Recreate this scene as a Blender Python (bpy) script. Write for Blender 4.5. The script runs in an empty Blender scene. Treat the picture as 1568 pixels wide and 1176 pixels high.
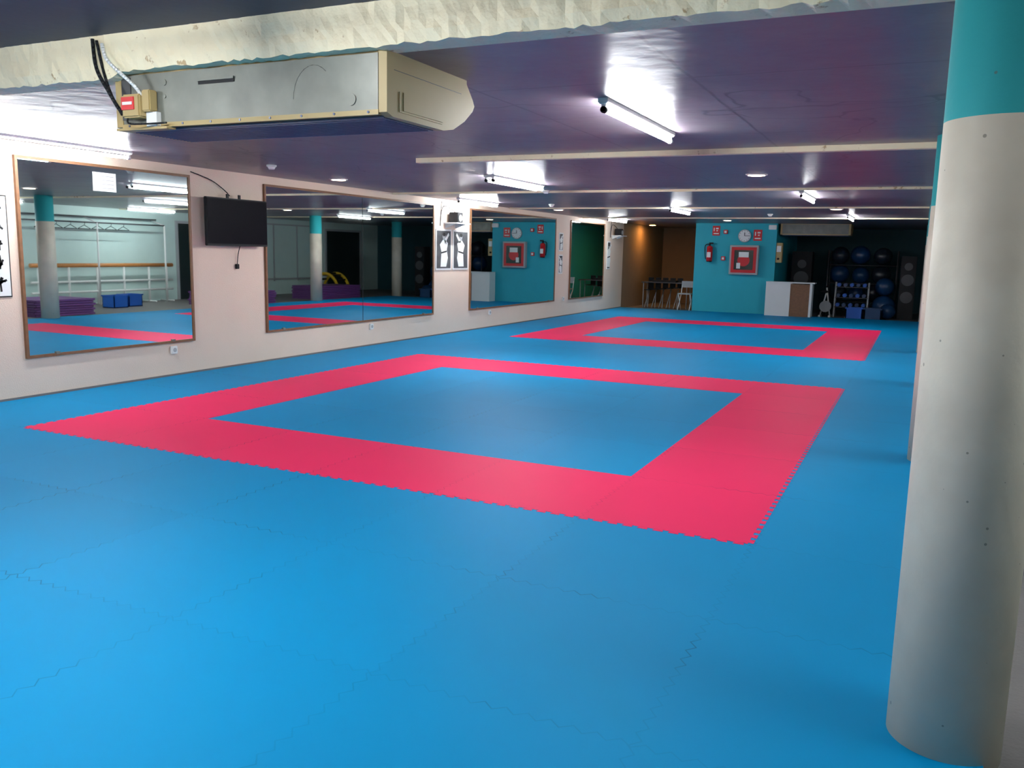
import bpy, bmesh, math, random
from mathutils import Vector, Matrix
random.seed(7)
scene = bpy.context.scene
COL = scene.collection

# ---------------------------------------------------------------- materials
def nd(nt, t, **kw):
    n = nt.nodes.new(t)
    for k, v in kw.items(): setattr(n, k, v)
    return n
def mth(nt, op, a, b=None, c=None, clamp=False):
    n = nt.nodes.new('ShaderNodeMath'); n.operation = op; n.use_clamp = clamp
    for i, v in enumerate((a, b, c)):
        if v is None: continue
        if isinstance(v, (int, float)): n.inputs[i].default_value = v
        else: nt.links.new(v, n.inputs[i])
    return n.outputs[0]
def mixc(nt, f, a, b, mode='MIX'):
    n = nt.nodes.new('ShaderNodeMix'); n.data_type = 'RGBA'; n.blend_type = mode
    for s, v in ((n.inputs[0], f), (n.inputs[6], a), (n.inputs[7], b)):
        if isinstance(v, (int, float)): s.default_value = v
        elif isinstance(v, tuple): s.default_value = (v[0], v[1], v[2], 1)
        else: nt.links.new(v, s)
    return n.outputs[2]
def noise(nt, vec, scale, detail=3, rough=.5):
    n = nt.nodes.new('ShaderNodeTexNoise')
    n.inputs['Scale'].default_value = scale; n.inputs['Detail'].default_value = detail
    n.inputs['Roughness'].default_value = rough
    nt.links.new(vec, n.inputs['Vector']); return n.outputs[0]
def ramp(nt, f, lo, hi):
    n = nt.nodes.new('ShaderNodeMapRange'); n.interpolation_type = 'SMOOTHSTEP'
    nt.links.new(f, n.inputs[0]); n.inputs[1].default_value = lo; n.inputs[2].default_value = hi
    return n.outputs[0]
def base(name, col=(.5, .5, .5), rough=.5, metal=0, var=.12, vscale=4, bump=0, bscale=60, emit=None, es=0, spec=.5):
    m = bpy.data.materials.new(name); m.use_nodes = True
    nt = m.node_tree; p = nt.nodes['Principled BSDF']
    p.inputs['Roughness'].default_value = rough; p.inputs['Metallic'].default_value = metal
    p.inputs['Specular IOR Level'].default_value = spec
    tc = nd(nt, 'ShaderNodeTexCoord').outputs['Object']
    dark = tuple(c * (1 - var) for c in col); lite = tuple(min(1, c * (1 + var)) for c in col)
    c = mixc(nt, noise(nt, tc, vscale), dark, lite)
    nt.links.new(c, p.inputs['Base Color'])
    if bump:
        b = nd(nt, 'ShaderNodeBump'); b.inputs['Strength'].default_value = bump; b.inputs['Distance'].default_value = .01
        nt.links.new(noise(nt, tc, bscale), b.inputs['Height']); nt.links.new(b.outputs[0], p.inputs['Normal'])
    if emit:
        p.inputs['Emission Color'].default_value = (*emit, 1); p.inputs['Emission Strength'].default_value = es
    return m, nt, p, tc, c
def M(*a, **k): return base(*a, **k)[0]

TX, TY = .976, 1.035
MX0, MY0 = -6.53, 4.44
def tilemat(name, col, z=0):
    m, nt, p, tc, c = base(name, col, rough=.55, var=.05, vscale=1.2, spec=.09)
    s = nd(nt, 'ShaderNodeSeparateXYZ'); nt.links.new(tc, s.inputs[0])
    x, y = s.outputs[0], s.outputs[1]
    def seam(u, v, u0, T):
        tri = mth(nt, 'SUBTRACT', mth(nt, 'PINGPONG', v, .04), .02)
        w = mth(nt, 'ADD', mth(nt, 'SUBTRACT', u, u0), mth(nt, 'MULTIPLY', tri, .8))
        d = mth(nt, 'ABSOLUTE', mth(nt, 'WRAP', w, T / 2, -T / 2))
        return mth(nt, 'SUBTRACT', 1, ramp(nt, d, .001, .005))
    sm = mth(nt, 'MAXIMUM', seam(x, y, MX0, TX), seam(y, x, MY0, TY))
    msk = ramp(nt, noise(nt, tc, 1.8, 3), .46, .66)
    sm = mth(nt, 'MULTIPLY', sm, mth(nt, 'ADD', mth(nt, 'MULTIPLY', msk, .5), .14))
    cx = mth(nt, 'FLOOR', mth(nt, 'DIVIDE', mth(nt, 'SUBTRACT', x, MX0), TX))
    cy = mth(nt, 'FLOOR', mth(nt, 'DIVIDE', mth(nt, 'SUBTRACT', y, MY0), TY))
    cmb = nd(nt, 'ShaderNodeCombineXYZ'); nt.links.new(cx, cmb.inputs[0]); nt.links.new(cy, cmb.inputs[1])
    wn = nd(nt, 'ShaderNodeTexWhiteNoise'); nt.links.new(cmb.outputs[0], wn.inputs[0])
    c2 = mixc(nt, mth(nt, 'MULTIPLY', wn.outputs[0], .10), c, tuple(k * .45 for k in col))
    c3 = mixc(nt, sm, c2, tuple(k * .25 for k in col))
    nt.links.new(c3, p.inputs['Base Color'])
    return m
m_blue = tilemat('foam_blue', (.0, .275, .57))
m_pink = tilemat('foam_pink', (.95, .028, .135))

def concrete_col(name, upper):
    m, nt, p, tc, c = base(name, (.66, .59, .48), rough=.6, var=.12, vscale=5, bump=.12, bscale=30)
    v = nd(nt, 'ShaderNodeTexVoronoi'); v.inputs['Scale'].default_value = 20
    nt.links.new(tc, v.inputs['Vector'])
    sp = nd(nt, 'ShaderNodeSeparateColor'); nt.links.new(v.outputs['Color'], sp.inputs[0])
    rr = mth(nt, 'MULTIPLY', mth(nt, 'POWER', sp.outputs[1], 3), .09)
    pit = mth(nt, 'LESS_THAN', v.outputs['Distance'], mth(nt, 'ADD', rr, .035))
    pit = mth(nt, 'MULTIPLY', pit, mth(nt, 'GREATER_THAN', sp.outputs[0], .5))
    s = nd(nt, 'ShaderNodeSeparateXYZ'); nt.links.new(tc, s.inputs[0])
    up = mth(nt, 'GREATER_THAN', s.outputs[2], 1.9)
    blot = ramp(nt, noise(nt, tc, 2.2, 4), .45, .75)
    c0 = mixc(nt, mth(nt, 'MULTIPLY', blot, .4), c, (.40, .33, .25))
    c1 = mixc(nt, up, c0, upper)
    c2 = mixc(nt, mth(nt, 'MULTIPLY', pit, .65), c1, (.14, .12, .09))
    nt.links.new(c2, p.inputs['Base Color'])
    return m
m_col = concrete_col('column_paint', (.03, .38, .41))

# ceiling: lavender-grey painted slab w/ board joints and hairline cracks
m_ceil, nt, p, tc, c = base('ceiling_paint', (.118, .092, .120), rough=.34, var=.3, vscale=1.6, bump=.38, bscale=6, spec=.75)
s = nd(nt, 'ShaderNodeSeparateXYZ'); nt.links.new(tc, s.inputs[0])
def line(u, T, off, w, wob):
    uu = mth(nt, 'ADD', mth(nt, 'SUBTRACT', u, off), mth(nt, 'MULTIPLY', wob, .03))
    d = mth(nt, 'ABSOLUTE', mth(nt, 'WRAP', uu, T / 2, -T / 2))
    return mth(nt, 'SUBTRACT', 1, ramp(nt, d, w * .3, w))
nz = noise(nt, tc, 3)
ln = mth(nt, 'MAXIMUM', line(s.outputs[0], 1.22, .1, .014, nz), line(s.outputs[1], 1.05, .28, .012, nz))
vo = nd(nt, 'ShaderNodeTexVoronoi'); vo.feature = 'DISTANCE_TO_EDGE'; vo.inputs['Scale'].default_value = .35
wv = nd(nt, 'ShaderNodeVectorMath'); wv.operation = 'ADD'
nn = nd(nt, 'ShaderNodeTexNoise'); nn.inputs['Scale'].default_value = 1.3; nt.links.new(tc, nn.inputs['Vector'])
nt.links.new(tc, wv.inputs[0]); nt.links.new(nn.outputs[1], wv.inputs[1]); nt.links.new(wv.outputs[0], vo.inputs['Vector'])
ck = mth(nt, 'SUBTRACT', 1, ramp(nt, vo.outputs[0], .001, .005))
ln = mth(nt, 'MAXIMUM', mth(nt, 'MULTIPLY', ln, .65), mth(nt, 'MULTIPLY', ck, .8))
cg = mixc(nt, ramp(nt, noise(nt, tc, .9, 6, .7), .35, .7), c, (.17, .15, .16))
nt.links.new(mixc(nt, ln, cg, (.02, .017, .025)), p.inputs['Base Color'])

m_nceil = M('ceiling_paint_blue', (.026, .036, .065), .6, var=.2, vscale=3, bump=.2, bscale=12)
m_beam, nt, p, tc, c = base('beam_concrete', (.95, .80, .56), .8, var=.12, vscale=5, bump=.9, bscale=22)
ch = ramp(nt, noise(nt, tc, 11, 6, .65), .62, .68)
nt.links.new(mixc(nt, ch, c, (.55, .38, .20)), p.inputs['Base Color'])

m_wall = M('wall_cream', (.80, .63, .51), .75, var=.05, vscale=2, bump=.5, bscale=90)
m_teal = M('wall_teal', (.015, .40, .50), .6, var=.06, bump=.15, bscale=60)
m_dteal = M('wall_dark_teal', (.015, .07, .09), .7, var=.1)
m_ltealwall = M('wall_pale_teal', (.55, .70, .66), .6, var=.05, bump=.1)
m_brown = M('wall_brown', (.24, .16, .10), .8, var=.1, bump=.3)
m_conc = M('floor_concrete', (.17, .155, .15), .55, var=.15, vscale=3, bump=.2)
m_mirror = M('mirror_glass', (.70, .78, .77), .015, metal=1, var=0)
m_wood = M('frame_wood', (.20, .09, .04), .5, var=.3, vscale=20)
m_lwood = M('barre_wood', (.60, .24, .07), .45, var=.2, vscale=14)
m_black = M('black_plastic', (.012, .012, .014), .5, var=.2, spec=.2)
m_screen = M('tv_screen', (.004, .003, .006), .45, var=0, spec=.04)
m_white = M('white_enamel', (.8, .8, .78), .4, var=.03)
m_paper = M('paper', (.82, .84, .82), .8, var=.03)
m_ink = M('ink', (.01, .01, .01), .6, var=.1)
m_galv = M('galvanised_steel', (.165, .17, .145), .4, metal=.2, var=.4, vscale=7, bump=.03)
m_beige = M('ac_beige_plastic', (.44, .32, .135), .5, var=.08)
m_grille = M('ac_grille', (.09, .11, .20), .3, var=.2)
m_red = M('signal_red', (.62, .015, .02), .4, var=.05)
m_grey = M('grey_paint', (.4, .41, .42), .5, var=.05)
m_dgrey = M('dark_steel', (.05, .05, .055), .45, var=.1)
m_purple = M('mat_purple', (.15, .045, .20), .5, var=.1)
m_navy = M('mat_navy', (.02, .03, .10), .5, var=.1)
m_ball = M('ball_blue', (.01, .05, .14), .3, var=.1)
m_ballg = M('ball_grey', (.015, .022, .035), .3, var=.1)
m_bin = M('bin_blue', (.01, .12, .55), .4, var=.05)
m_yel = M('vinyl_yellow', (.8, .5, .02), .45, var=.05)
m_glass = M('dark_glass', (.02, .03, .03), .1, var=.05)
m_tube = M('tube_glow', (.9, .95, 1), .4, var=0, emit=(.94, .98, 1), es=215)
m_lamp = M('downlight_glow', (1, .9, .75), .4, var=0, emit=(1, .8, .6), es=9)
m_warm = M('warm_glow', (1, .8, .5), .4, var=0, emit=(1, .45, .10), es=260)
m_dvin = M('photo_grey', (.07, .075, .08), .6, var=.7, vscale=9)

# ---------------------------------------------------------------- builder
class B:
    def __init__(s, name):
        s.name = name; s.bm = bmesh.new(); s.mats = []
    def mi(s, m):
        if m not in s.mats: s.mats.append(m)
        return s.mats.index(m)
    def _tag(s, geom_faces, m, smooth=False):
        i = s.mi(m)
        for f in geom_faces: f.material_index = i; f.smooth = smooth
    def box(s, x0, x1, y0, y1, z0, z1, m, bev=0):
        r = bmesh.ops.create_cube(s.bm, size=1)
        vs = r['verts']
        for v in vs:
            v.co = Vector(((x0 + x1) / 2 + v.co.x * (x1 - x0), (y0 + y1) / 2 + v.co.y * (y1 - y0), (z0 + z1) / 2 + v.co.z * (z1 - z0)))
        fs = set(f for v in vs for f in v.link_faces)
        s._tag(fs, m)
        if bev:
            es = list(set(e for f in fs for e in f.edges))
            r = bmesh.ops.bevel(s.bm, geom=es, offset=bev, segments=2, affect='EDGES')
            s._tag(r['faces'], m)
        return vs
    def cyl(s, p1, p2, r, m, r2=None, seg=16, smooth=True, caps=True):
        p1, p2 = Vector(p1), Vector(p2); d = p2 - p1
        rr = bmesh.ops.create_cone(s.bm, cap_ends=caps, segments=seg, radius1=r, radius2=r if r2 is None else r2, depth=d.length)
        q = Vector((0, 0, 1)).rotation_difference(d.normalized()).to_matrix().to_4x4()
        bmesh.ops.transform(s.bm, matrix=Matrix.Translation((p1 + p2) / 2) @ q, verts=rr['verts'])
        fs = set(f for v in rr['verts'] for f in v.link_faces)
        s._tag(fs, m)
        if smooth:
            for f in fs:
                if len(f.verts) == 4: f.smooth = True
    def sph(s, c, r, m, sc=(1, 1, 1), seg=20):
        rr = bmesh.ops.create_uvsphere(s.bm, u_segments=seg, v_segments=seg // 2, radius=r)
        for v in rr['verts']: v.co = Vector((v.co.x * sc[0], v.co.y * sc[1], v.co.z * sc[2])) + Vector(c)
        s._tag(set(f for v in rr['verts'] for f in v.link_faces), m, True)
    def prism(s, pts, axis, a0, a1, m, smooth=False):
        def mk(p, a):
            return {'x': (a, p[0], p[1]), 'y': (p[0], a, p[1]), 'z': (p[0], p[1], a)}[axis]
        v0 = [s.bm.verts.new(mk(p, a0)) for p in pts]; v1 = [s.bm.verts.new(mk(p, a1)) for p in pts]
        fs = [s.bm.faces.new(v0), s.bm.faces.new(v1)]
        n = len(pts)
        for i in range(n):
            fs.append(s.bm.faces.new((v0[i], v0[(i + 1) % n], v1[(i + 1) % n], v1[i])))
        s._tag(fs, m)
        if smooth:
            for f in fs[2:]: f.smooth = True
        return fs
    def pipe(s, pts, r, m, seg=8):
        P = [Vector(p) for p in pts]
        out = []
        for i in range(len(P) - 1):
            a = P[max(i - 1, 0)]; b = P[i]; c = P[i + 1]; d = P[min(i + 2, len(P) - 1)]
            for k in range(6):
                t = k / 6
                out.append(.5 * ((2 * b) + (c - a) * t + (2 * a - 5 * b + 4 * c - d) * t * t + (3 * b - a - 3 * c + d) * t ** 3))
        out.append(P[-1])
        for i in range(len(out) - 1):
            if (out[i + 1] - out[i]).length > 1e-5:
                s.cyl(out[i], out[i + 1], r, m, seg=seg)
    def done(s):
        bmesh.ops.recalc_face_normals(s.bm, faces=s.bm.faces[:])
        me = bpy.data.meshes.new(s.name)
        s.bm.to_mesh(me); s.bm.free()
        for m in s.mats: me.materials.append(m)
        ob = bpy.data.objects.new(s.name, me); COL.objects.link(ob)
        return ob

# ---------------------------------------------------------------- camera
right = Vector((.9027, .4300, .0217)); fwd = Vector((-.4218, .8936, -.1532)).normalized()
right = (right - fwd * right.dot(fwd)).normalized(); up = right.cross(fwd)
cd = bpy.data.cameras.new('camera'); cam = bpy.data.objects.new('camera', cd); COL.objects.link(cam)
cam.matrix_world = Matrix(((right.x, up.x, -fwd.x, 0), (right.y, up.y, -fwd.y, 0), (right.z, up.z, -fwd.z, 1.5), (0, 0, 0, 1)))
cd.sensor_width = 36; cd.lens = 1301 / 1568 * 36; cd.clip_start = .02
scene.camera = cam

# ---------------------------------------------------------------- room shell
XL, XR, YB, YF = -7.72, 3.6, -4.0, 27.8
ZC, ZN, YS = 2.40, 2.59, 3.33
FZ = -.03
b = B('floor'); b.box(XL - .2, XR + .2, YB - .2, YF + .2, FZ - .15, FZ, m_conc); b.done()
b = B('wall_left'); b.box(XL - .2, XL, YB, 23.6, FZ, ZN + .1, m_wall); b.box(XL - .2, XL, 23.6, YF, FZ, ZN + .1, m_brown); b.done()
b = B('wall_right'); b.box(XR, XR + .2, YB, YF, FZ, ZN + .1, m_ltealwall); b.done()
b = B('wall_back'); b.box(XL - .2, XR + .2, YB - .2, YB, FZ, ZN + .1, m_wall); b.done()
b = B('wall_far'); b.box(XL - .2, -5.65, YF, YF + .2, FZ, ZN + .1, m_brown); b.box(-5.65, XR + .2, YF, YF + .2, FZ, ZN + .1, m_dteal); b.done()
b = B('wall_partition'); b.box(-5.65, -3.49, 23.6, YF, FZ, ZC + .02, m_teal); b.done()
b = B('ceiling'); b.box(XL - .2, XR + .2, YS + .14, YF + .2, ZC, ZN + .12, m_ceil)
b.box(XL - .2, XR + .2, YB - .2, YS, ZN, ZN + .12, m_nceil); b.done()
b = B('trim_1')
n = 300; X0, X1 = XL - .05, XR + .05
rowsz = [ZN + .01, ZN - .04, ZN - .1, ZC + .05, ZC + .0]
vs = []
for j, z in enumerate(rowsz):
    r_ = []
    for i in range(n + 1):
        x = X0 + (X1 - X0) * i / n
        dz = random.uniform(-.007, .007) if j == 4 else 0
        if x < -3.95 and j >= 3: dz -= .03
        r_.append(b.bm.verts.new((x, YS + random.uniform(-.006, .006) - (.0 if j < 4 else -.01), z + dz)))
    vs.append(r_)
r_ = []
for i in range(n + 1):
    x = X0 + (X1 - X0) * i / n
    r_.append(b.bm.verts.new((x, YS + .15, ZC - .002 - (.03 if x < -3.95 else 0))))
vs.append(r_)
r_ = [b.bm.verts.new((X0 + (X1 - X0) * i / n, YS + .15, ZN + .01)) for i in range(n + 1)]
vs.append(r_)
fs = []
for j in range(len(vs) - 1):
    for i in range(n): fs.append(b.bm.faces.new((vs[j][i], vs[j][i + 1], vs[j + 1][i + 1], vs[j + 1][i])))
b._tag(fs, m_beam); b.done()
for k, (yy, xa, h, w) in enumerate([(7.4, -4.6, .045, .08), (11.7, -7.7, .03, .05), (16.0, -7.7, .025, .05), (20.2, -7.7, .025, .05)]):
    b = B('trim_%d' % (k + 2)); b.box(xa, XR, yy, yy + w, ZC - h, ZC + .01, m_beam); b.done()
b = B('baseboard_left'); b.box(XL, XL + .012, YB, 23.6, FZ, .02, m_conc); b.done()

# tatami foam floor
b = B('foam_puzzle_mat_floor'); b.box(XL + .012, .30, -2.0, 23.6, FZ, 0, m_blue); b.done()
def ring(x0, y0, TX, TY):
    x1, y1 = x0 + 6 * TX, y0 + 6 * TY
    b = B('foam_mat_pink_border')
    zt, zb = .0015, .0002
    def quad(pts):
        b.prism(pts, 'z', zb, zt, m_pink)
    quad([(x0, y0), (x1, y0), (x1, y0 + TY), (x0, y0 + TY)])
    quad([(x0, y1 - TY), (x1, y1 - TY), (x1, y1), (x0, y1)])
    quad([(x0, y0 + TY), (x0 + TX, y0 + TY), (x0 + TX, y1 - TY), (x0, y1 - TY)])
    quad([(x1 - TX, y0 + TY), (x1, y0 + TY), (x1, y1 - TY), (x1 - TX, y1 - TY)])
    d = .028
    n = 66
    for i in range(n):
        a = x0 + (x1 - x0) * (i + .25) / n; c = x0 + (x1 - x0) * (i + .75) / n
        for (yy, sg) in ((y0, -1), (y1, 1)):
            quad([(a, yy), (c, yy), (c + .008, yy + sg * d), (a - .008, yy + sg * d)])
        a = y0 + (y1 - y0) * (i + .25) / n; c = y0 + (y1 - y0) * (i + .75) / n
        for (xx, sg) in ((x0, -1), (x1, 1)):
            quad([(xx, a), (xx, c), (xx + sg * d, c + .008), (xx + sg * d, a - .008)])
    b.done()
ring(-6.49, 4.45, .965, 1.02); ring(-6.55, 13.75, .982, 1.035)

# columns
for (x, y) in [(.192, 2.88), (.20, 7.07), (.22, 11.4), (.225, 15.6), (.24, 19.8), (.24, 24.0)]:
    b = B('concrete_column'); top = ZN if y < YS else ZC
    b.cyl((0, 0, FZ), (0, 0, top), .166, m_col, seg=72)
    o = b.done(); o.location = (x, y, 0)

# ---------------------------------------------------------------- lights
def fixture(x, yc, z=None, n=1, L=1.5, m=None):
    z = z if z is not None else (ZC if yc > YS else ZN)
    b = B('fluorescent_light_fixture')
    y0, y1 = yc - L / 2, yc + L / 2
    w = .03 if n == 1 else .07
    b.prism([(x - w, z), (x + w, z), (x + w, z - .022), (x + w * .55, z - .034), (x - w * .55, z - .034), (x - w, z - .022)], 'y', y0 - .01, y1 + .01, m_white)
    xs = [x] if n == 1 else [x - .045, x + .045]
    for xx in xs:
        b.cyl((xx, y0 + .02, z - .064), (xx, y1 - .02, z - .064), .0145, m_tube, seg=10)
        for yy, s_ in ((y0, 1), (y1, -1)):
            b.cyl((xx, yy, z - .064), (xx, yy + s_ * .035, z - .064), .019, m_black if s_ > 0 else m_white, seg=12)
            b.box(xx - .012, xx + .012, min(yy, yy + s_ * .02), max(yy, yy + s_ * .02), z - .075, z - .02, m_white)
    b.done()
for a in [(-1.75, 5.62), (-4.7, 9.95), (-7.12, 5.4), (-7.2, 13.7), (-7.05, 21.0), (-4.3, 16.6), (-1.53, 13.0), (-1.4, 19.4),
          (-2.9, 1.75), (-5.2, 1.0), (2.1, 2.9), (2.2, 7.4), (2.2, 11.6), (2.2, 15.8), (-6.8, -1.2), (-4.0, -2.2)]:
    fixture(*a, n=2 if a in ((-4.7, 9.95), (-2.9, 1.75)) else 1)
def downlight(x, y, m=m_lamp, r=.11):
    b = B('recessed_downlight')
    b.cyl((x, y, ZC - .012), (x, y, ZC), r, m_white, r2=r + .012, seg=32)
    b.cyl((x, y, ZC - .016), (x, y, ZC - .010), r * .82, m, seg=32)
    b.done()
for a in [(-1.7, 9.75), (-7.0, 9.35), (-1.45, 16.6), (-6.9, 16.7), (-4.4, 21.6)]: downlight(*a)
downlight(-7.35, 25.2, m_warm, .10)
def detector(x, y):
    b = B('smoke_detector')
    b.cyl((x, y, ZC - .02), (x, y, ZC), .055, m_white, seg=24)
    b.cyl((x, y, ZC - .05), (x, y, ZC - .02), .03, m_white, r2=.045, seg=24); b.done()
for a in [(-6.6, 7.6), (-6.3, 14.9), (-5.0, 11.6), (-2.9, 18.5)]: detector(*a)

# ---------------------------------------------------------------- mirrors
def mirror(y0, y1, z0=.41, z1=2.27, splits=()):
    b = B('wall_mirror'); x = XL
    b.box(x, x + .02, y0, y1, z0, z1, m_mirror)
    f = .028
    b.box(x, x + .03, y0 - f, y1 + f, z0 - f, z0, m_wood); b.box(x, x + .03, y0 - f, y1 + f, z1, z1 + f, m_wood)
    b.box(x, x + .03, y0 - f, y0, z0, z1, m_wood); b.box(x, x + .03, y1, y1 + f, z0, z1, m_wood)
    for s_ in splits: b.box(x + .0205, x + .022, s_ - .004, s_ + .004, z0, z1, m_black)
    for yy in (y0 + .3, y1 - .3):
        b.box(x + .02, x + .036, yy - .02, yy + .02, z0 - .01, z0 + .015, m_galv)
    b.done()
mirror(5.37, 7.44); mirror(8.74, 12.96, splits=(10.87,)); mirror(14.36, 18.5); mirror(19.5, 21.9)

b = B('paper_notice'); b.box(XL + .0205, XL + .022, 6.18, 6.46, 2.03, 2.22, m_paper)
for k in range(4): b.box(XL + .022, XL + .0228, 6.21, 6.43, 2.18 - k * .04, 2.186 - k * .04, m_grey)
b.done()

# TV on bracket
b = B('wall_television')
b.box(XL, XL + .03, 7.98, 8.28, 1.62, 1.98, m_black)
b.box(XL + .03, XL + .09, 8.08, 8.18, 1.72, 1.9, m_black)
b.box(XL + .09, XL + .13, 7.60, 8.64, 1.50, 2.07, m_black, bev=.008)
b.box(XL + .13, XL + .133, 7.615, 8.625, 1.525, 2.055, m_screen)
for yy in (8.0, 8.2): b.box(XL + .07, XL + .09, yy - .015, yy + .015, 2.05, 2.12, m_black)
b.pipe([(XL + .08, 8.2, 1.52), (XL + .03, 8.21, 1.4), (XL + .02, 8.2, 1.27)], .005, m_black)
b.box(XL + .004, XL + .035, 8.175, 8.225, 1.22, 1.28, m_black, bev=.005)
b.pipe([(XL + .01, 7.5, 2.34), (XL + .02, 7.8, 2.27), (XL + .03, 8.0, 2.17), (XL + .07, 8.05, 2.1)], .006, m_black)
b.done()

# scroll poster with brush characters
b = B('calligraphy_poster')
py0, py1, pz0, pz1 = 4.78, 5.25, .98, 1.92
b.box(XL, XL + .008, py0, py1, pz0, pz1, m_ink); b.box(XL + .008, XL + .011, py0 + .012, py1 - .012, pz0 + .012, pz1 - .012, m_paper)
def stroke(pts, r):
    P = [(XL + .012, py0 + (py1 - py0) * u, pz0 + (pz1 - pz0) * v) for u, v in pts]
    for i in range(len(P) - 1):
        a, c = Vector(P[i]), Vector(P[i + 1]); d = (c - a).normalized(); nrm = Vector((0, -d.z, d.y)) * r
        vv = [b.bm.verts.new(q) for q in (a - nrm * .7, a + nrm, c + nrm * .7, c - nrm)]
        b._tag([b.bm.faces.new(vv)], m_ink)
for cx in (.74, .3):
    for k in range(5):
        z = .88 - k * .18
        for q in range(5):
            ang = random.uniform(-.5, .6) + (0 if q % 2 else 1.4)
            l = random.uniform(.08, .14); ox = random.uniform(-.06, .06); oz = random.uniform(-.035, .035)
            dx, dz = math.cos(ang) * l * 1.2, math.sin(ang) * l * .55
            stroke([(cx + ox - dx, z + oz - dz), (cx + ox + .02, z + oz + .01), (cx + ox + dx, z + oz + dz)], .012)
b.done()
b = B('wall_notice')
b.box(XL, XL + .01, 5.0, 5.2, 2.02, 2.2, m_paper); b.box(XL + .01, XL + .012, 5.04, 5.16, 2.06, 2.16, m_ink)
b.done()

def portrait(y0, y1, z0, z1, flip=1):
    b = B('framed_karate_photo')
    b.box(XL, XL + .015, y0, y1, z0, z1, m_white)
    b.box(XL + .015, XL + .018, y0 + .03, y1 - .03, z0 + .03, z1 - .03, m_dvin)
    cy = (y0 + y1) / 2; h = z1 - z0; x = XL + .019
    def poly(pts, m):
        b._tag([b.bm.faces.new([b.bm.verts.new((x, cy + flip * p[0] * h, z0 + p[1] * h)) for p in pts])], m)
    poly([(-.16, .08), (.12, .08), (.2, .3), (.14, .5), (.2, .66), (.06, .74), (-.06, .74), (-.2, .62), (-.12, .45)], m_paper)
    poly([(.06, .66), (.26, .86), (.22, .92), (0, .72)], m_paper)
    x = XL + .0195
    poly([(-.13, .40), (.14, .44), (.14, .48), (-.13, .44)], m_ink)
    poly([(.08 * math.cos(t * .7854) * .9, .82 + .09 * math.sin(t * .7854)) for t in range(8)], m_grey)
    x = XL + .020
    poly([(.08 * math.cos(t * .7854) * .9, .87 + .05 * math.sin(t * .7854)) for t in range(8)], m_ink)
    b.done()
portrait(13.07, 13.62, 1.16, 1.88); portrait(13.68, 14.26, 1.16, 1.88, -1)
portrait(18.75, 19.0, 1.55, 1.98); portrait(18.75, 19.0, 1.02, 1.47, -1); portrait(22.2, 22.45, 1.1, 1.85)
for yy, zz in ((7.15, .30), (11.1, .30), (15.2, .3), (19.1, .42)):
    b = B('wall_socket'); b.box(XL, XL + .03, yy - .045, yy + .045, zz - .045, zz + .045, m_white, bev=.006)
    b.cyl((XL + .03, yy, zz), (XL + .034, yy, zz), .025, m_grey, seg=16); b.done()
def shelf(y, z):
    b = B('wall_shelf_speaker')
    b.box(XL, XL + .28, y - .25, y + .25, z, z + .02, m_white)
    for yy in (y - .18, y + .18):
        b.prism([(XL, z), (XL + .22, z), (XL, z - .08)], 'y', yy - .008, yy + .008, m_white)
    b.box(XL + .06, XL + .24, y - .16, y + .04, z + .02, z + .2, m_black, bev=.01)
    b.cyl((XL + .24, y - .06, z + .1), (XL + .246, y - .06, z + .1), .06, m_grey, seg=20)
    b.pipe([(XL + .1, y + .1, z + .02), (XL + .05, y + .2, z + .16), (XL + .03, y - .3, z + .3), (XL + .02, y - .4, z - .05), (XL + .02, y - .35, z + .38)], .006, m_black)
    b.done()
shelf(13.6, 1.98); shelf(22.8, 2.0)

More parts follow.
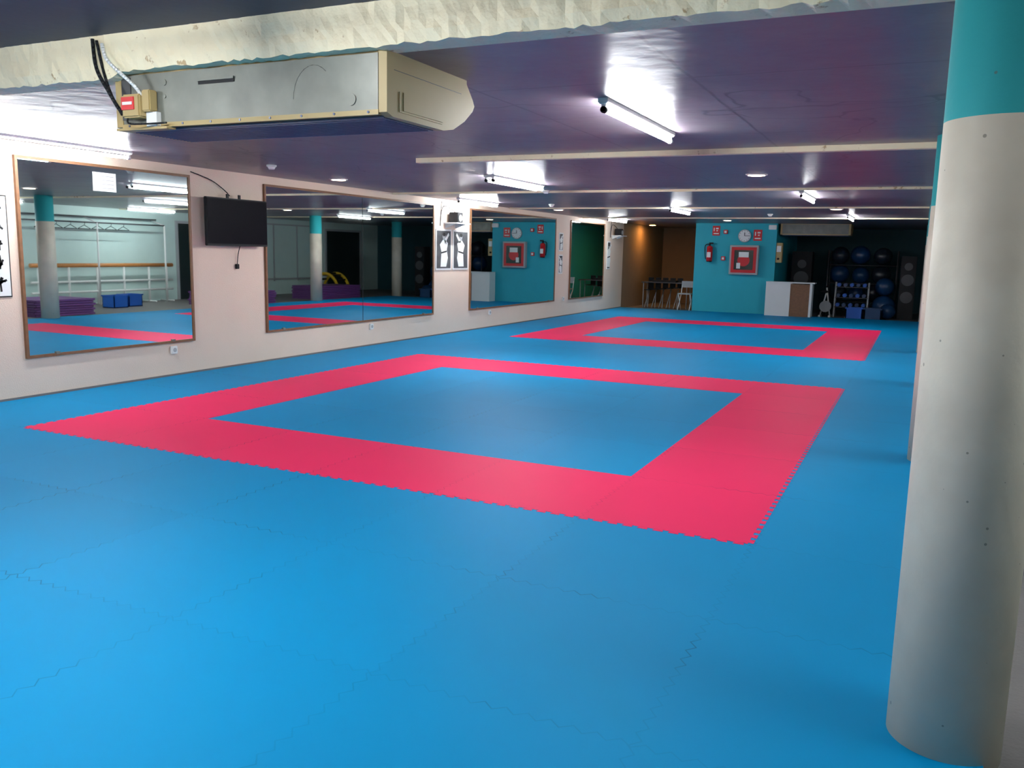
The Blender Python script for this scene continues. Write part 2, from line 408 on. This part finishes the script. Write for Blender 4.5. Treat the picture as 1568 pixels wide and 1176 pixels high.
# ---------------------------------------------------------------- AC units
def ac(x0, x1, y, detail=True):
    b = B('ceiling_air_conditioner')
    z = ZC
    prof = [(y, z), (y, z - .275), (y + .05, z - .29), (y + .52, z - .29), (y + .62, z - .272), (y + .74, z - .215), (y + .83, z - .15), (y + .85, z - .12), (y + .83, z - .09), (y + .76, z - .02), (y + .76, z)]
    b.prism(prof, 'x', x0, x0 + .045, m_beige); b.prism(prof, 'x', x1 - .045, x1, m_beige)
    inner = [(p[0] if i not in (0, 1, 2) else p[0] + .012, p[1] + (.008 if p[1] < z - .2 else 0)) for i, p in enumerate(prof)]
    b.prism(inner, 'x', x0 + .04, x1 - .04, m_beige)
    # moulded step in the end cap following the nose curve
    for k in range(2):
        q = .03 * k
        b.prism([(y + .10 + q, z - .17), (y + .10 + q, z - .262 + q * .3), (y + .5, z - .262 + q * .3), (y + .66 - q, z - .22), (y + .76 - q, z - .17)], 'x', x1, x1 + .004 + .004 * k, m_beige)
    b.box(x1, x1 + .002, y + .06, y + .70, z - .080, z - .078, m_dgrey)
    b.box(x0 + .05, x1 - .05, y + .002, y + .013, z - .262, z - .01, m_galv)
    b.box(x0 + .045, x1 - .045, y - .004, y + .02, z - .285, z - .262, m_beige)
    b.box(x0 + .05, x1 - .05, y + .05, y + .5, z - .294, z - .283, m_grille)
    for k in range(16):
        b.box(x0 + .06, x1 - .06, y + .07 + k * .026, y + .078 + k * .026, z - .298, z - .292, m_grille)
    if detail:
        b.box(x0 + .60, x0 + .84, y - .002, y + .004, z - .085, z - .062, m_black)
        b.box(x0 + .60, x0 + .84, y - .008, y + .002, z - .07, z - .058, m_galv)
        for px, pz, r in ((x0 + .36, z - .06, .016), (x0 + .36, z - .13, .01), (x1 - .2, z - .21, .028), (x0 + .30, z - .2, .01)):
            b.cyl((px, y + .003, pz), (px, y - .003, pz), r, m_galv, seg=16)
        for k in range(9):
            px = x0 + .1 + k * (x1 - x0 - .2) / 8
            b.cyl((px, y - .008, z - .272), (px, y - .003, z - .272), .006, m_grille, seg=8)
        pa = [(x1 - .42 + .12 * math.cos(t), z - .19 + .15 * math.sin(t)) for t in [k * math.pi / 14 for k in range(4, 15)]]
        for q in range(10):
            b.cyl((pa[q][0], y + .002, pa[q][1]), (pa[q + 1][0], y + .002, pa[q + 1][1]), .0014, m_galv, seg=6)
        b.box(x0 + .12, x0 + .25, y - .07, y + .0, z - .24, z - .12, m_beige, bev=.008)
        b.box(x0 + .125, x0 + .215, y - .076, y - .07, z - .20, z - .135, m_red)
        b.box(x0 + .135, x0 + .205, y - .078, y - .076, z - .175, z - .160, m_white)
        b.box(x0 + .25, x0 + .31, y - .055, y, z - .21, z - .1, m_beige, bev=.006)
        b.box(x0 + .255, x0 + .33, y - .03, y + .0, z - .285, z - .21, m_white)
        b.box(x0 + .03, x0 + .4, y - .03, y + .03, z - .298, z - .286, m_beige)
        b.box(x0 + .048, x0 + .115, y - .003, y + .003, z - .24, z - .02, m_dgrey)
        b.pipe([(x0 + .02, YS - .02, z + .14), (x0 + .06, y - .1, z + .06), (x0 + .16, y - .1, z - .02), (x0 + .22, y - .07, z - .08), (x0 + .24, y - .04, z - .13)], .009, m_white)
        b.pipe([(x0 - .05, YS - .02, z + .17), (x0 - .03, y - .09, z + .02), (x0 + .03, y - .07, z - .1), (x0 + .09, y - .05, z - .2), (x0 + .14, y - .04, z - .22)], .010, m_black)
        b.pipe([(x0 - .02, YS - .02, z + .16), (x0 + .0, y - .07, z - .0), (x0 + .04, y - .06, z - .12), (x0 + .1, y - .05, z - .22)], .008, m_black)
        b.pipe([(x0 + .14, y - .05, z - .24), (x0 + .2, y - .08, z - .275), (x0 + .4, y - .03, z - .27)], .005, m_black)
    b.done()
ac(-4.02, -2.27, 3.40); ac(-3.42, -1.68, 23.7, False)

# ---------------------------------------------------------------- partition wall items (y = 23.6)
YP = 23.6
def sign(x, z, w, h):
    b = B('fire_safety_sign')
    b.box(x - w / 2, x + w / 2, YP - .012, YP, z - h / 2, z + h / 2, m_red)
    y = YP - .0135
    b.box(x - w * .35, x - w * .22, y, YP - .01, z - h * .05, z + h * .3, m_white)
    b.box(x - w * .05, x + w * .3, y, YP - .01, z + h * .16, z + h * .3, m_white)
    b.box(x + w * .02, x + w * .22, y, YP - .01, z - h * .06, z + h * .06, m_white)
    b.box(x - w * .35, x + w * .35, y, YP - .01, z - h * .35, z - h * .24, m_white)
    b.done()
sign(-5.09, 2.2, .2, .26); sign(-3.98, 2.09, .22, .29)
b = B('wall_clock'); x, z = -4.32, 2.07
b.cyl((x, YP, z), (x, YP - .04, z), .17, m_grey, seg=40); b.cyl((x, YP - .04, z), (x, YP - .043, z), .15, m_paper, seg=40)
b.box(x - .008, x + .008, YP - .047, YP - .043, z, z + .09, m_ink); b.box(x, x + .12, YP - .047, YP - .043, z - .006, z + .006, m_ink)
for k in range(12):
    a = k * math.pi / 6; b.cyl((x + .13 * math.cos(a), YP - .043, z + .13 * math.sin(a)), (x + .13 * math.cos(a), YP - .046, z + .13 * math.sin(a)), .009, m_ink, seg=8)
b.done()
b = B('fire_extinguisher'); x, z = -5.22, 1.38
b.cyl((x, YP - .1, z), (x, YP - .1, z + .36), .08, m_red, seg=24); b.sph((x, YP - .1, z + .36), .08, m_red, (1, 1, .7))
b.cyl((x, YP - .1, z - .02), (x, YP - .1, z), .07, m_black, seg=24)
b.cyl((x, YP - .1, z + .40), (x, YP - .1, z + .47), .022, m_black)
b.box(x - .02, x + .09, YP - .115, YP - .085, z + .46, z + .5, m_black)
b.box(x - .05, x + .05, YP - .185, YP - .178, z + .1, z + .24, m_paper)
b.pipe([(x, YP - .1, z + .45), (x - .12, YP - .1, z + .42), (x - .12, YP - .1, z + .2), (x - .1, YP - .1, z + .05)], .012, m_black)
b.box(x - .03, x + .03, YP - .03, YP, z + .2, z + .4, m_grey); b.done()
b = B('fire_hose_cabinet'); x0, x1, z0, z1 = -4.67, -3.91, 1.04, 1.82
b.box(x0, x1, YP - .14, YP, z0, z1, m_grey, bev=.01); b.box(x0 + .05, x1 - .05, YP - .146, YP - .14, z0 + .05, z1 - .05, m_red)
b.box(x0 + .13, x1 - .13, YP - .150, YP - .146, z0 + .13, z1 - .13, m_glass)
b.cyl(((x0 + x1) / 2, YP - .150, 1.42), ((x0 + x1) / 2, YP - .156, 1.42), .16, m_red, seg=28)
b.box(x0 + .25, x1 - .25, YP - .16, YP - .150, 1.5, 1.64, m_paper); b.box(x0 + .2, x0 + .3, YP - .16, YP - .150, 1.2, 1.35, m_paper); b.done()
for x, z in ((-4.83, 2.17), (-4.86, 1.46)):
    b = B('fire_alarm_box'); b.box(x - .055, x + .055, YP - .05, YP, z - .055, z + .055, m_red, bev=.008); b.box(x - .03, x + .03, YP - .054, YP - .05, z - .03, z + .03, m_white); b.done()
b = B('electrical_meter_box'); b.box(-3.49, -3.33, 23.62, 23.8, 1.38, 1.9, m_beige, bev=.01); b.box(-3.47, -3.36, 23.61, 23.62, 1.66, 1.82, m_paper); b.cyl((-3.42, 23.62, 1.48), (-3.42, 23.6, 1.48), .03, m_black); b.done()
b = B('emergency_light'); b.box(-3.7, -3.5, 23.52, 23.6, 2.24, 2.36, m_white, bev=.01); b.box(-3.68, -3.52, 23.515, 23.52, 2.26, 2.32, m_paper); b.done()

b = B('reception_desk')
b.box(-3.62, -3.0, 23.2, 23.24, FZ, .86, m_white); b.box(-3.62, -2.4, 23.18, 23.58, .86, .89, m_white)
b.box(-3.0, -2.52, 23.21, 23.24, FZ, .84, m_wood); b.box(-2.52, -2.46, 23.2, 23.58, FZ, .86, m_white)
b.box(-3.62, -3.58, 23.24, 23.58, FZ, .86, m_white); b.box(-3.0, -2.96, 23.24, 23.5, FZ, .86, m_white); b.done()

b = B('exercise_ball_rack')
for x in (-2.3, -.55):
    for y in (25.2, 25.9): b.cyl((x, y, FZ), (x, y, 1.75), .018, m_dgrey)
for z in (.35, .85, 1.35):
    for y in (25.25, 25.85): b.cyl((-2.3, y, z), (-.55, y, z), .014, m_dgrey)
for z, r in ((.62, .25), (1.10, .25), (1.62, .29)):
    k = -2.02
    while k < -.7:
        rr = r * random.uniform(.75, 1.05); b.sph((k, 25.55 + random.uniform(-.08, .08), z - .27 + rr + .02), rr, random.choice([m_ball, m_ballg, m_ballg]), seg=24); k += rr * 2 + random.uniform(.0, .1)
b.done()
b = B('exercise_ball_pile')
for (x, y, r, zz) in ((-.8, 24.85, .3, FZ + .3), (-.68, 24.42, .2, FZ + .2), (-.8, 24.88, .24, .8)):
    b.sph((x, y, zz), r, m_ball, seg=24)
b.done()
b = B('dumbbell_rack')
for x in (-2.0, -1.18): b.prism([(24.4, FZ), (24.8, FZ), (24.65, .9), (24.55, .9)], 'x', x - .02, x + .02, m_grey)
for z, y in ((.25, 24.5), (.5, 24.55), (.78, 24.58)):
    b.box(-2.0, -1.18, y - .08, y + .08, z - .02, z, m_dgrey)
    for k in range(5):
        xx = -1.92 + k * .16
        b.cyl((xx, y - .12, z + .05), (xx, y + .12, z + .05), .015, m_grey, seg=8)
        for s_ in (-1, 1): b.cyl((xx, y + s_ * .06, z + .05), (xx, y + s_ * .13, z + .05), .05, m_bin if (k + int(z * 4)) % 2 else m_ball, seg=12)
b.done()
b = B('exercise_bike')
b.box(-2.35, -2.3, 24.0, 24.5, FZ, .02, m_white); b.box(-2.1, -2.05, 24.0, 24.5, FZ, .02, m_white); b.cyl((-2.33, 24.25, .0), (-2.2, 24.25, .62), .02, m_white)
b.cyl((-2.08, 24.25, .0), (-2.2, 24.25, .75), .02, m_white); b.cyl((-2.2, 24.15, .25), (-2.2, 24.3, .25), .15, m_grey, seg=24); b.sph((-2.25, 24.25, .64), .1, m_black, (1, 1, .4)); b.cyl((-2.2, 24.05, .78), (-2.2, 24.45, .78), .015, m_black); b.done()
def bin_(x, y, m=m_bin, r=.2, h=.3):
    b = B('plastic_storage_bin'); b.prism([(x - r, y - r), (x + r, y - r), (x + r, y + r), (x - r, y + r)], 'z', FZ, FZ + .02, m)
    for a in ((x - r, x + r, y - r, y - r + .02), (x - r, x + r, y + r - .02, y + r), (x - r, x - r + .02, y - r, y + r), (x + r - .02, x + r, y - r, y + r)):
        b.box(*a, FZ, FZ + h, m)
    b.box(x - r - .02, x + r + .02, y - r - .02, y - r, FZ + h - .03, FZ + h, m); b.box(x - r - .02, x + r + .02, y + r, y + r + .02, FZ + h - .03, FZ + h, m); b.done()
bin_(-1.45, 23.95); bin_(-1.0, 23.95, m_ball); bin_(2.1, 14.5, m_bin, .2, .3); bin_(2.3, 15.1, m_bin, .2, .3)
b = B('loudspeaker_tower')
b.box(-.45, -.08, 24.6, 25.0, FZ, 1.62, m_black, bev=.015)
for z, r in ((1.35, .1), (1.0, .15), (.55, .15)): b.cyl((-.265, 24.6, z), (-.265, 24.592, z), r, m_dgrey, seg=28)
b.done()
b = B('loudspeaker_tower')
b.box(-3.3, -2.75, 25.4, 25.9, FZ, 1.7, m_black, bev=.015)
for z, r in ((1.35, .12), (.95, .2), (.45, .2)): b.cyl((-3.02, 25.4, z), (-3.02, 25.392, z), r, m_dgrey, seg=28)
b.done()

b = B('stacked_chairs_trolley')
for k in range(5):
    x = -7.3 + k * .22; y = 24.55
    b.cyl((x, y, FZ), (x + .04, y + .35, .5), .012, m_grey, seg=8); b.cyl((x + .1, y, FZ), (x + .02, y + .35, .5), .012, m_grey, seg=8)
    b.box(x, x + .16, y - .1, y + .35, .48 + k * .02, .5 + k * .02, m_black); b.box(x, x + .16, y + .33, y + .36, .5 + k * .02, .85, m_black, bev=.005)
b.box(-7.4, -6.0, 24.5, 25.0, .70, .73, m_dgrey)
for x in (-7.35, -6.05):
    for y in (24.55, 24.95): b.cyl((x, y, FZ), (x, y, .7), .015, m_grey, seg=8)
b.box(-7.1, -6.4, 24.6, 24.9, .73, .78, m_black); b.done()
b = B('folding_chair')
for x in (-6.05, -5.72):
    b.cyl((x, 23.55, FZ), (x, 23.95, .45), .013, m_white, seg=8); b.cyl((x, 23.95, FZ), (x, 23.6, .45), .013, m_white, seg=8); b.cyl((x, 23.93, .43), (x, 24.02, .8), .013, m_white, seg=8)
b.box(-6.06, -5.71, 23.58, 23.95, .44, .47, m_grey); b.box(-6.06, -5.71, 23.98, 24.01, .62, .8, m_grey); b.done()

# ---------------------------------------------------------------- right-hand side (seen in mirrors)
def matstack(x0, x1, y0, y1, n, m):
    b = B('stacked_gym_mats')
    for k in range(n):
        j = random.uniform(-.02, .02)
        b.box(x0 + j, x1 + j, y0 - j, y1 - j, FZ + k * .05, FZ + k * .05 + .044, m, bev=.008)
    b.done()
matstack(.66, 1.9, 5.5, 6.8, 6, m_navy); matstack(.8, 2.0, 11.5, 12.9, 7, m_purple); matstack(.7, 1.8, 16.5, 18.6, 7, m_purple); matstack(.7, 1.8, 20.6, 22.6, 8, m_purple)
matstack(.8, 1.9, 8.2, 9.6, 6, m_purple)
b = B('ballet_barre')
b.cyl((3.3, 13.2, .95), (3.3, 17.4, .95), .05, m_lwood)
for y in (13.4, 14.2, 15.0, 15.8, 16.6, 17.2):
    b.cyl((3.3, y, FZ), (3.3, y, .95), .028, m_white); b.cyl((3.05, y, FZ + .02), (3.55, y, FZ + .02), .02, m_white)
for z in (.3, .55): b.cyl((3.3, 13.2, z), (3.3, 17.4, z), .028, m_white)
b.done()
b = B('garment_rail')
b.cyl((3.1, 12.8, 2.0), (3.1, 17.0, 2.0), .018, m_dgrey); b.cyl((3.4, 12.8, 2.15), (3.4, 17.0, 2.15), .018, m_dgrey)
for y in (12.8, 14.9, 17.0):
    b.cyl((3.1, y, FZ), (3.1, y, 2.0), .022, m_white); b.cyl((3.1, y, 2.0), (3.6, y, 2.15), .015, m_white)
for k in range(7):
    y = 13.4 + k * .38
    b.pipe([(3.1, y, 2.02), (3.1, y + .02, 1.96), (3.1, y, 1.93)], .006, m_black, 6)
    b.cyl((3.1, y, 1.93), (3.1, y + .18, 1.84), .008, m_black, seg=6); b.cyl((3.1, y, 1.93), (3.1, y - .18, 1.84), .008, m_black, seg=6); b.cyl((3.1, y + .18, 1.84), (3.1, y - .18, 1.84), .008, m_black, seg=6)
b.done()
for k, (y0, y1) in enumerate(((17.9, 19.0), (24.6, 26.6))):
    b = B('door_%d' % (k + 1)); x = XR
    b.box(x - .02, x, y0, y1, FZ, 2.1, m_glass); b.box(x - .05, x, y0 - .07, y0, FZ, 2.17, m_grey); b.box(x - .05, x, y1, y1 + .07, FZ, 2.17, m_grey); b.box(x - .05, x, y0, y1, 2.1, 2.17, m_grey); b.done()
b = B('window_1')
for k in range(4):
    y0 = 19.6 + k * 1.15
    b.box(XR - .015, XR, y0, y0 + 1.1, .5, 2.2, m_ltealwall)
    b.box(XR - .04, XR, y0 - .03, y0, .4, 2.25, m_grey)
b.box(XR - .04, XR, 19.57, 24.2, .44, .5, m_grey); b.box(XR - .04, XR, 19.57, 24.2, 2.2, 2.25, m_grey); b.done()
b = B('climbing_arch')
for y in (23.0, 23.6):
    pts = [(2.4 + .55 * math.cos(t * math.pi / 8), y, FZ + .7 * math.sin(t * math.pi / 8)) for t in range(9)]
    b.pipe(pts, .05, m_yel, 10)
for t in range(1, 8): b.cyl((2.4 + .55 * math.cos(t * math.pi / 8), 23.0, FZ + .7 * math.sin(t * math.pi / 8)), (2.4 + .55 * math.cos(t * math.pi / 8), 23.6, FZ + .7 * math.sin(t * math.pi / 8)), .03, m_black)
b.done()

w = bpy.data.worlds.new('world'); scene.world = w; w.use_nodes = True
w.node_tree.nodes['Background'].inputs[0].default_value = (.02, .02, .025, 1)
scene.view_settings.view_transform = 'Standard'
scene.view_settings.exposure = 0.05
